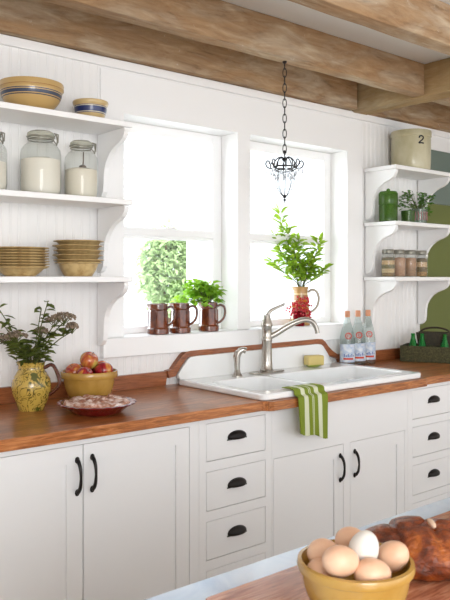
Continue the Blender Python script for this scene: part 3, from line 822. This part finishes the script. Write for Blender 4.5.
obj('stems', st, STEMB, BE); obj('berry_clusters', be, BERRY, BE); obj('leaves', sp_, SPRIG, BE, fix=False)

# ---------------------------------------------------------------- water bottles
def bottle():
    t = thing('water_bottle', '', 'bottle', (0,0,0), CR, 'clear glass water bottles behind the sink')
    p = [(0,0),(.040,0),(.043,.004),(.044,.02),(.044,.15),(.042,.175),(.034,.215),(.0235,.250),(.0175,.275),(.0145,.29),(.0145,.304)]
    obj('glass_body', M().lathe(p, 36), BOTG, t)
    obj('cap', M().lathe([(.0148,.290),(.0153,.292),(.0150,.324),(.0135,.327),(0,.327)], 24), CAPM, t)
    def patch(z0, z1, a0, a1, r, nn=20):
        m = M(); vs = []; fs = []
        for i in range(nn+1):
            a = a0+(a1-a0)*i/nn
            for z in (z0, z1): vs.append((r*math.cos(a), r*math.sin(a), z))
        for i in range(nn): fs.append((2*i,2*i+2,2*i+3,2*i+1))
        return m.add(vs, fs)
    lb = obj('label', patch(.030,.135,-PI*.98,PI*.02,.0447), LABELW, t)
    m = patch(.045,.056,-PI*.72,-PI*.28,.0451)
    obj('band', m, LABELR, lb)
    m = M()
    for i in range(6): 
        c = -PI*.70+i*PI*.08
        q = patch(.062,.072 if i % 2 else .078, c, c+PI*.045, .0451, 3); m.add(q.v, q.f)
    obj('lettering', m, LABELB, lb)
    # round red emblem with a small monogram stroke on the shoulder
    m = M(); ring = []
    for i in range(20):
        a = 2*PI*i/20; zz = .183+.0165*math.sin(a); xx = .0165*math.cos(a); r_ = .0455-max(0,(zz-.165))*.20
        ring.append((xx, -math.sqrt(max(1e-6, r_*r_-xx*xx)), zz))
    m.tube(ring, .0030, 6, True)
    m.tube([(.006,-.0445,.190),(-.004,-.0445,.190),(-.007,-.0450,.183),(-.003,-.0452,.177),(.006,-.0450,.177)], .0022, 5)
    obj('emblem', m, LABELR, t)
    return t
b = bottle(); b.location = (3.280,-.100,CT+.0008); b['label'] = 'clear water bottle nearest the window, leftmost of three behind the sink'
dup(b, (3.378,-.098,CT+.0008), label='clear water bottle in the middle of the three behind the sink')
dup(b, (3.478,-.092,CT+.0008), label='clear water bottle at the right of the three, nearest the crate')

# ---------------------------------------------------------------- right shelf
C = thing('stoneware_crock', 'large cream stoneware crock marked 2 on the top right shelf', 'crock', (3.84,-.1395,S1+.0005), CR)
R = .122
obj('body', M().lathe([(0,0),(R*.94,0),(R*.97,.006),(R,.05),(R,.19),(R*.985,.196),(R*.985,.202),(R*1.03,.208),(R*1.035,.236),(R*1.01,.242),(R*.93,.242),(R*.92,.2),(R*.92,.02),(0,.015)], 56), CROCK, C)
m = M(); two = smooth_path([(-.012,0,.018),(-.008,0,.027),(.004,0,.029),(.012,0,.021),(.008,0,.010),(-.004,0,.001),(-.013,0,-.009),(.0,0,-.008),(.014,0,-.010)], 5)
def wrap(p, zc, a0):
    a = a0+p.x/R; return (1.008*R*math.cos(a), 1.008*R*math.sin(a), p.z+zc)
m.tube([wrap(p*1.15, .165, -PI*.5+.27) for p in two], .0044, 6)
obj('numeral', m, NAVY, C)
def gl_thing(name, label, cat, loc, prof, mt, n=32):
    return tag(obj(name, M().lathe(prof, n), mt, None, loc), label, cat)
G = thing('green_canister', 'tall green glass canister with lid at the left of the shelf', 'canister', (3.63,-.125,S2+.0005), CR)
obj('body', M().lathe([(0,0),(.050,0),(.056,.006),(.057,.10),(.055,.104),(.050,.108)], 36), GREENG, G)
obj('lid', M().lathe([(.057,.108),(.0585,.112),(.0585,.175),(.050,.188),(.0,.192)], 36).ball((0,0,.196),.012,14,8), GREENG, G)
obj('inner_glass', M().lathe([(0,.008),(.044,.010),(.048,.02),(.048,.17),(0,.18)], 30), mat('green_pressed_glass', (104,140,70), .3), G)
g = thing('green_glass_cup', 'short dark green glass cup in front of the herb pot', 'cup', (3.795,-.15,S2+.0005), CR)
obj('body', M().lathe([(0,0),(.036,0),(.040,.004),(.043,.045),(.044,.078),(.041,.078),(.038,.045),(.034,.01),(0,.01)], 32), GREENG, g)
obj('filling', M().lathe([(0,.011),(.034,.012),(.037,.045),(.038,.055),(0,.056)], 24), mat('dark_green_wax', (52,66,34), .5), g)
g = thing('herb_glass', 'small glass tumbler with pink pattern holding green herbs', 'glass', (3.935,-.135,S2+.0005), CR)
obj('body', M().lathe([(0,0),(.040,0),(.045,.004),(.050,.098),(.048,.098),(.042,.008),(0,.008)], 32), TUMB, g)
pm = M()
for i in range(9):
    a = -PI+i*PI/8.5; pm.box((0,0,0),(0,0,0)) if False else None
    pm.tube([(.0475*math.cos(a),.0475*math.sin(a),.025),(.0485*math.cos(a+.12),.0485*math.sin(a+.12),.05),(.0505*math.cos(a),.0505*math.sin(a),.08)], .0028, 5)
obj('painted_pattern', pm, mat('rose_paint', (176,120,120), .5), g)
H = thing('herb_plant', 'bushy green herb sprigs spilling out of the patterned glass', 'herb', (3.935,-.135,S2+.0005), CR)
st = M(); lf = M()
for q in range(30):
    a = random.uniform(0,2*PI); r = random.uniform(.02,.12); x, y = r*math.cos(a)-.012, r*math.sin(a)*.55; z = random.uniform(.11,.245)*(1-.25*r/.12)
    if x < -.05: z += .02
    st.tube([(0,0,.03),(x*.2,y*.2,.095),(x*.8,y*.8,z),(x,y,z)], .0014, 5)
    for k_ in range(10):
        b_ = random.uniform(0,2*PI)
        lf.leaf((x+random.uniform(-.01,.01),y,z-.004*k_), (math.cos(b_),math.sin(b_),random.uniform(-.4,.7)), random.uniform(.018,.032), random.uniform(.014,.02))
obj('stems', st, STEM, H); obj('foliage', lf, HERB, H, fix=False)
# four small jars
def pantry(label, x, cols, glabel):
    t = thing('pantry_jar', label, 'jar', (x,-.135,1.4405), CR, 'small jars on the bottom right shelf')
    R = .042
    obj('jar_body', M().lathe([(0,0),(R*.9,0),(R,.006),(R,.105),(R*.92,.125),(R*.80,.135),(R*.80,.15)], 28), JARG, t)
    obj('lid', M().lathe([(R*.82,.146),(R*.86,.147),(R*.86,.165),(R*.8,.168),(0,.168)], 28), LIDM, t)
    q = M().tube([(R*.8,0,.142),(R*1.05,0,.15),(R*1.1,0,.13),(R*.98,0,.115)], .002, 5).tube([(R*.82*math.cos(a*PI/8),R*.82*math.sin(a*PI/8),.143) for a in range(16)], .002, 5, True)
    obj('wire_clasp', q, LIDM, t)
    mt = mat('grain_'+str(int(x*1000)), cols[0], .8)
    c = nd(mt, 'ShaderNodeTexCoord'); s_ = nd(mt, 'ShaderNodeSeparateXYZ'); ln(mt, c.outputs['Object'], s_.inputs[0])
    mr = nd(mt, 'ShaderNodeMapRange'); mr.inputs['From Max'].default_value = .125; ln(mt, s_.outputs['Z'], mr.inputs['Value'])
    cc = ramp(mt, mr.outputs['Result'], [(i/len(cols), k_) for i, k_ in enumerate(cols)], 'CONSTANT')
    v_ = noise(mt, coords(mt), 160, 3, .8); vv = ramp(mt, v_, [(.38,(60,52,42)),(.6,(200,196,188))])
    setc(mt, mixc(mt, .7, cc, vv, 'OVERLAY'))
    r = R-.003
    o = obj('dry_goods', M().lathe([(0,.004),(r*.9,.004),(r,.01),(r,.104),(r*.92,.118),(0,.122)], 26), mt, None, (x,-.135,1.4408))
    tag(o, glabel, 'dry goods', None, 'stuff')
pantry('small clip-top jar with layered beans, leftmost on the bottom right shelf', 3.615, [(150,120,70),(214,196,156),(120,110,60),(206,180,130),(110,96,56)], 'layered beans and grain filling the leftmost small jar')
pantry('small clip-top jar with pinkish grain, second from the left', 3.722, [(196,156,124),(200,164,134)], 'pinkish grain in the second small jar')
pantry('small clip-top jar with reddish grain, third from the left', 3.835, [(180,140,104),(192,150,112)], 'reddish brown grain in the third small jar')
pantry('small clip-top jar with striped layers, rightmost of the four', 3.950, [(190,150,90),(130,106,60),(214,190,150),(120,100,56)], 'striped layers of grain in the rightmost small jar')

# ---------------------------------------------------------------- crate at the right end with little green bottles
A = Vector((3.742,-.128)); ang = math.atan2(-.905,.425)     # long side direction
TR = thing('wooden_crate', 'mossy green wooden crate at the right end of the counter', 'crate', (A.x,A.y,CT+.0008), ang)
L, W, Hh, th = .46, .22, .098, .014
obj('side_board', M().box((0,0,0),(L,th,Hh)), CRATE, TR, bev=.002)
obj('side_board', M().box((0,W-th,0),(L,W,Hh)), CRATE, TR, bev=.002)
obj('end_board', M().box((0,th,0),(th,W-th,Hh)), CRATE, TR, bev=.002)
obj('end_board', M().box((L-th,th,0),(L,W-th,Hh)), CRATE, TR, bev=.002)
obj('bottom_board', M().box((th,th,0.001),(L-th,W-th,.012)), CRATE, TR)
dv = Vector((math.cos(ang), math.sin(ang))); nv = Vector((-dv.y, dv.x))
def gb():
    t = thing('green_bottle', '', 'bottle', (0,0,0), 0, 'little green bottles in the crate')
    obj('glass_body', M().lathe([(0,0),(.026,0),(.029,.004),(.029,.06),(.028,.075),(.022,.10),(.0135,.130),(.0115,.150),(.0125,.152),(.0125,.160),(.010,.160)], 28), GREENB, t)
    obj('inner_glass', M().lathe([(0,.006),(.024,.008),(.024,.07),(.012,.125),(.009,.158)], 20), mat('green_glass_core', (26,122,50), .2, coat=.6), t)
    return t
b = gb(); fst = True
for (a_, n_2, lb) in ((.070,.055,'small green bottle nearest the wall in the crate'),(.125,.060,'small green bottle in the middle of the row in the crate'),(.262,.055,'small green bottle nearest the right picture edge in the crate')):
    q = A+dv*a_+nv*n_2
    if fst: b.location = (q.x,q.y,CT+.0135); b['label'] = lb; fst = False
    else: dup(b, (q.x,q.y,CT+.0135), label=lb)
q = A+dv*.19+nv*.145
BK = thing('dark_basket', 'dark wooden carry basket with arched handle behind the green bottles', 'basket', (q.x,q.y,CT+.0135), ang)
m = M(); pr = [(-.085,0),(.085,0),(.11,.165),(-.11,.165)]
m.prism(pr, -.048, -.04, 'y').prism(pr, .04, .048, 'y'); m.prism([(-.075,0),(-.065,0),(-.09,.145),(-.10,.145)], -.04,.04,'y'); m.prism([(.065,0),(.075,0),(.10,.145),(.09,.145)], -.04,.04,'y'); m.box((-.07,-.04,0),(.07,.04,.008))
obj('basket_body', m, DARKB, BK, smooth=False)
obj('handle', M().tube(smooth_path([(-.100,0,.14),(-.085,0,.172),(-.045,0,.190),(0,0,.194),(.045,0,.190),(.085,0,.172),(.100,0,.14)],4), .006, 8), DARKB, BK)

# ---------------------------------------------------------------- chandelier
cz = 2.446; CX, CY = 2.390, -.487
K = thing('pendant_chandelier', 'small black wire chandelier with crystals hanging before the window', 'chandelier', (CX,CY,0), CR)
ch = M(); z = cz; i = 0
ztop = 2.02
nl = 12; ll = (cz-ztop)/nl
for i in range(nl):
    zc_ = cz-ll*(i+.5); pts = []
    for k_ in range(14):
        a = 2*PI*k_/14; w_ = .0085*math.cos(a); h_ = ll*.62*math.sin(a)
        pts.append((w_, 0, zc_+h_) if i % 2 else (0, w_, zc_+h_))
    ch.tube(pts, .0021, 6, True)
obj('chain', ch, BLACK, K)
obj('ceiling_hook', M().lathe([(0,cz),(.010,cz),(.010,cz-.006),(.003,cz-.012),(.003,cz-.02)], 14), BLACK, K)
fr = M(); R0 = .052
fr.tube([(0,0,2.0280),(0,0,1.9780)], .003, 8)
fr.ball((0,0,2.0230),.009,10,8); fr.ball((0,0,1.9880),.013,12,8,(1,1,.7))
fr.tube([(R0*math.cos(a*PI/12),R0*math.sin(a*PI/12),1.9530) for a in range(24)], .0034, 6, True)
fr.tube([(R0*.8*math.cos(a*PI/12),R0*.8*math.sin(a*PI/12),1.9360) for a in range(24)], .0029, 6, True)
for i in range(8):
    a = 2*PI*i/8; ca, sa = math.cos(a), math.sin(a)
    def pp_(r, z): return (r*ca, r*sa, z)
    fr.tube(smooth_path([pp_(.0,1.9880),pp_(.025,1.9980),pp_(.045,1.9800),pp_(.05,1.9560),pp_(.062,1.9460),pp_(.080,1.9520),pp_(.088,1.9680),pp_(.080,1.9820),pp_(.070,1.9760),pp_(.072,1.9660)],4), .0029, 6)
    fr.tube(smooth_path([pp_(R0*.8,1.9360),pp_(.046,1.8980),pp_(.034,1.8530),pp_(.012,1.8200),pp_(.0,1.8140)],4), .0013, 5)
obj('wire_frame', fr, BLACK, K)
obj('finial', M().ball((0,0,1.8160),.009,12,8).ball((0,0,1.8000),.0065,10,8).tube([(-.016,0,1.8300),(-.006,0,1.8160),(.006,0,1.8160),(.016,0,1.8300)],.0022,5).tube([(0,0,1.7980),(0,0,1.7830)],[.003,.001],6), BLACK, K)
def crystal():
    return M().lathe([(0,-.026),(.0055,-.016),(.0045,-.006),(0,0)], 6)
proto = None
for ring_r, zz, nn, of in ((.084,1.9460,8,0),(.054,1.9340,8,.4),(.042,1.9180,8,0)):
    for i in range(nn):
        a = 2*PI*i/nn+of
        if proto is None: o = proto = obj('crystal', crystal(), CRYST, K, smooth=False)
        else: o = proto.copy(); COL.objects.link(o); o.parent = K
        o.location = (ring_r*math.cos(a), ring_r*math.sin(a), zz)

# ---------------------------------------------------------------- island
IY0, IY1, IX0, IX1 = -2.72, -1.927, .25, 2.5
I = thing('kitchen_island', 'kitchen island with pale blue-white marble top in the foreground', 'island', (0,0,0))
obj('marble_top', M().prism(rrect(IX0,IY0,IX1,IY1,.012,4), .884, CT), MARBLE, I, bev=.004)
m = M().box((IX0+.05,IY0+.05,.1),(IX1-.05,IY1-.05,.8835)).box((IX0+.1,IY0+.1,.001),(IX1-.1,IY1-.1,.1))
obj('cabinet_body', m, CAB, I, smooth=False)
bd = obj('cutting_board', M().prism(rrect(.707,-2.56,1.62,-2.022,.012,4), CT+.0008, .934), BOARD, None, bev=.003); tag(bd, 'wide reddish wooden board lying on the marble island top', 'board')
BZ = .9345
def cam_pt(u, v, Z):
    """point at depth Z seen around (u, v): used once to lay out the eggs in the bowl"""
    t = (u-225)/730
    return Vector(((.6388+t*.7694)*Z, -2.93+(.7694-t*.6388)*Z, 1.44-(v-277)*Z/730))
bc = (.822,-2.236)
rr = [(.078,.081),(.0835,.084),(.085,.090),(.0835,.096),(.078,.097)]
b = obj('egg_bowl', bowl_m(.078,.087,.036,rim=rr), YEL, None, (bc[0],bc[1],BZ)); tag(b, 'small yellow bowl heaped with eggs on the wooden board', 'bowl')
def egg_m(): 
    return M().ball((0,0,0), .0215, 24, 18, (1,1,1.24), fn=lambda p: 1-.10*p.z*(1-abs(p.z))-(.05*max(0,p.z)))
eg = egg_m(); first = {}
eggs = [(325,554,1.07,(PI/2,.3,CR+1.1),0,'brown egg at the left rim of the bowl'),
        (352,542,1.095,(PI/2,0,CR+.9),0,'brown egg at the top back of the heap'),
        (364,548,1.045,(.25,.2,0),1,'white egg, the only white one, on top of the heap'),
        (341,561,1.015,(PI/2,0,CR+PI/2),0,'large brown egg in front at the left, below the white egg'),
        (393,556,1.062,(.9,0,CR+.9),0,'brown egg at the right rim of the bowl'),
        (373,574,1.012,(PI/2,0,CR+PI/2),0,'brown egg low in front, mostly hidden by the rim'),
        (321,574,1.045,(PI/2,0,CR),0,'brown egg low at the left, only its top showing')]
for (u, v, Z, rot, wh, lb) in eggs:
    mt = EGGW if wh else EGGB
    if wh in first: o = first[wh].copy(); COL.objects.link(o)
    else: o = obj('egg', egg_m(), mt); first[wh] = o
    o.location = cam_pt(u, v, Z); o.rotation_euler = rot
    tag(o, lb, 'egg', 'eggs in the yellow bowl')
for (dx, dy, lb) in ((.0,.0,'brown egg at the bottom of the bowl under the others'),):
    o = first[0].copy(); COL.objects.link(o); o.location = (bc[0]+dx, bc[1]+dy, .972+dy*.5); tag(o, lb, 'egg', 'eggs in the yellow bowl')

# bread: a crusty loaf with deep splits
bl = M()
def loaf(p):
    a = math.atan2(p.y, p.x)
    w_ = 1-.15*max(0, 1-abs(p.x-.10)/.10)*max(0,p.z+.3) - .12*max(0,1-abs(p.x+.50)/.09)*max(0,p.z+.3) - .11*max(0,1-abs(p.y-.25*p.x+.35)/.08)*max(0,p.z)*(1 if p.x>.1 else 0)
    return w_*(1+.03*math.sin(4*a+1)+.02*math.sin(9*p.x+5*p.z))
bl.ball((0,0,0), 1, 72, 48, (.118,.082,.048), fn=loaf)
bl.v = [(x,y,max(z,-.034)) for x,y,z in bl.v]
LO = thing('bread_loaf', 'glossy dark brown split-topped loaf of bread behind the egg bowl', 'bread', (1.078,-2.175,BZ+.0345), CR)
obj('crust', bl, BREADM, LO, ang=180)
cr = M().ball((.012,-.0,.0425), 1, 16, 10, (.006,.020,.006)); obj('crumb_split', cr, CRUMB, LO)

# ---------------------------------------------------------------- outdoors
BOUNCE_GROUND = mat('bounce_ground', (226,228,226), .9); SIDING = mat('white_siding', (186,190,194), .6); CLAP = mat('grey_white_clapboard', (186,190,194), .7); OUTL = leafm('garden_leaf', (142,168,116), (178,198,146), .4)
struct('ground', M().box((-20,.5,-.5),(40,40,-.4)), BOUNCE_GROUND, smooth=False)  # ground made pale to bounce daylight up into the window reveals
Hs = thing('neighbour_house', 'white clapboard house seen overexposed through the right window', 'house', (6.6,4.2,-.4), 0)
m = M(); z = 0
while z < 5.6:
    m.prism([(-.0,z),(-.010,z+.001),(-.002,z+.16),(0,z+.16)], 0, 7, 'x'); m.prism([(-.0,z),(-.010,z+.001),(-.002,z+.16),(0,z+.16)], 0, 5, 'y'); z += .16
obj('siding', m, CLAP, Hs, smooth=False)
obj('house_body', M().box((0,.001,0),(7,5,5.6)), CLAP, Hs, smooth=False)
obj('roof', M().prism([(-.5,5.6),(5.5,5.6),(2.5,8)], -.4, 7.4, 'x'), mat('roof_shingles', (120,124,130), .8), Hs, smooth=False)
wn = obj('house_window', M().box((1.2,-.05,1.4),(2.3,-.025,3.0)), TRIMW, Hs, smooth=False)
def tree(label, loc, R, H, seed):
    rn = random.Random(seed); t = thing('garden_tree', label, 'tree', loc, 0)
    tr = M().tube(smooth_path([(0,0,0),(.05,0,H*.3),(-.02,.03,H*.5),(0,0,H*.66)],4), [.05-.03*i/12 for i in range(13)], 10)
    for q in range(9):
        a = rn.uniform(0,2*PI); h_ = H*rn.uniform(.25,.7); tr.tube([(0,0,h_),(R*.4*math.cos(a),R*.4*math.sin(a),h_+R*.3),(R*.8*math.cos(a),R*.8*math.sin(a),h_+R*.7)], [.02,.014,.008], 6)
    obj('trunk', tr, STEMB, t)
    lf = M()
    for q in range(2200):
        v = Vector((rn.gauss(0,1),rn.gauss(0,1),rn.gauss(0,1))).normalized()*R*rn.uniform(.5,1)**.5*(1+.15*math.sin(q))
        c = (v.x, v.y, H*.62+v.z*1.5)
        lf.leaf(c, (rn.uniform(-1,1),rn.uniform(-1,1),rn.uniform(-1,.6)), .08+.06*R, .05+.04*R)
    obj('foliage', lf, OUTL, t, fix=False)
tree('pale green leafy tree seen through the lower left window pane', (5.52,4.88,-.4), .36, 3.1, 3)
Po = thing('porch_post', 'white porch post outside the left window', 'post', (4.22,2.6,-.4))
obj('shaft', M().box((-.06,-.06,0),(.06,.06,3.1)), SIDING, Po, bev=.006); obj('base', M().box((-.085,-.085,0),(.085,.085,.25)), SIDING, Po, bev=.006)
Ra = thing('porch_railing', 'white porch railing outside the left window', 'railing', (2.66,2.6,-.4))
obj('rail', M().box((0,-.03,1.33),(1.48,.03,1.40)), SIDING, Ra, smooth=False); obj('rail', M().box((0,-.03,.3),(1.48,.03,.37)), SIDING, Ra, smooth=False)
for i in range(11): obj('baluster', M().box((.06+i*.135,-.018,.37),(.096+i*.135,.018,1.33)), SIDING, Ra, smooth=False)

# ---------------------------------------------------------------- light
wd = bpy.data.worlds.new('World'); sc.world = wd; wd.use_nodes = True
bg = wd.node_tree.nodes['Background']; bg.inputs[0].default_value = (.93,.965,1.0,1); bg.inputs[1].default_value = 1.5
_w = wd.node_tree; _tc = _w.nodes.new('ShaderNodeTexCoord'); _sp = _w.nodes.new('ShaderNodeSeparateXYZ'); _mp = _w.nodes.new('ShaderNodeMapRange')
_w.links.new(_tc.outputs['Generated'], _sp.inputs[0]); _w.links.new(_sp.outputs['Y'], _mp.inputs['Value']); _w.links.new(_mp.outputs['Result'], bg.inputs[1])
_mp.inputs['From Min'].default_value = -.5; _mp.inputs['From Max'].default_value = .5; _mp.inputs['To Min'].default_value = 1.5; _mp.inputs['To Max'].default_value = 3.7
def light(name, typ, loc, rot, e, col=(1,1,1), **k):
    l = bpy.data.lights.new(name, typ); l.energy = e; l.color = col
    for a, v in k.items(): setattr(l, a, v)
    o = bpy.data.objects.new(name, l); COL.objects.link(o); o.location = loc; o.rotation_euler = rot; return o
s_ = light('sun', 'SUN', (0,0,10), (0,0,0), 4.5, (1,.97,.92), angle=.02)
s_.rotation_euler = Vector((.25,.75,-1.0)).to_track_quat('-Z','Y').to_euler()
# added fill for an unseen rear window, turned up to brighten the cabinet fronts
a = light('rear_fill', 'AREA', (-1.0,-5.6,1.7), (0,0,0), 100, (.98,.99,1), shape='RECTANGLE', size=2.4, size_y=2.0)
a.rotation_euler = (Vector((2.0,0,1.2))-a.location).to_track_quat('-Z','Y').to_euler()

# ---------------------------------------------------------------- camera
cam = bpy.data.cameras.new('camera'); co = bpy.data.objects.new('camera', cam); COL.objects.link(co)
co.location = (0,-2.93,1.44); co.rotation_euler = (PI/2,0,CR)
cam.sensor_fit = 'HORIZONTAL'; cam.sensor_width = 36; cam.lens = 730/450*36; cam.shift_y = -23/450
cam.dof.use_dof = True; cam.dof.focus_distance = 3.3; cam.dof.aperture_fstop = 22
sc.camera = co
sc.view_settings.view_transform = 'Standard'; sc.view_settings.look = 'None'; sc.view_settings.gamma = 1
sc.view_settings.use_curve_mapping = False; sc.view_settings.exposure = .60
sc.cycles.use_denoising = True
sc.cycles.max_bounces = 10; sc.cycles.transparent_max_bounces = 24; sc.cycles.diffuse_bounces = 5
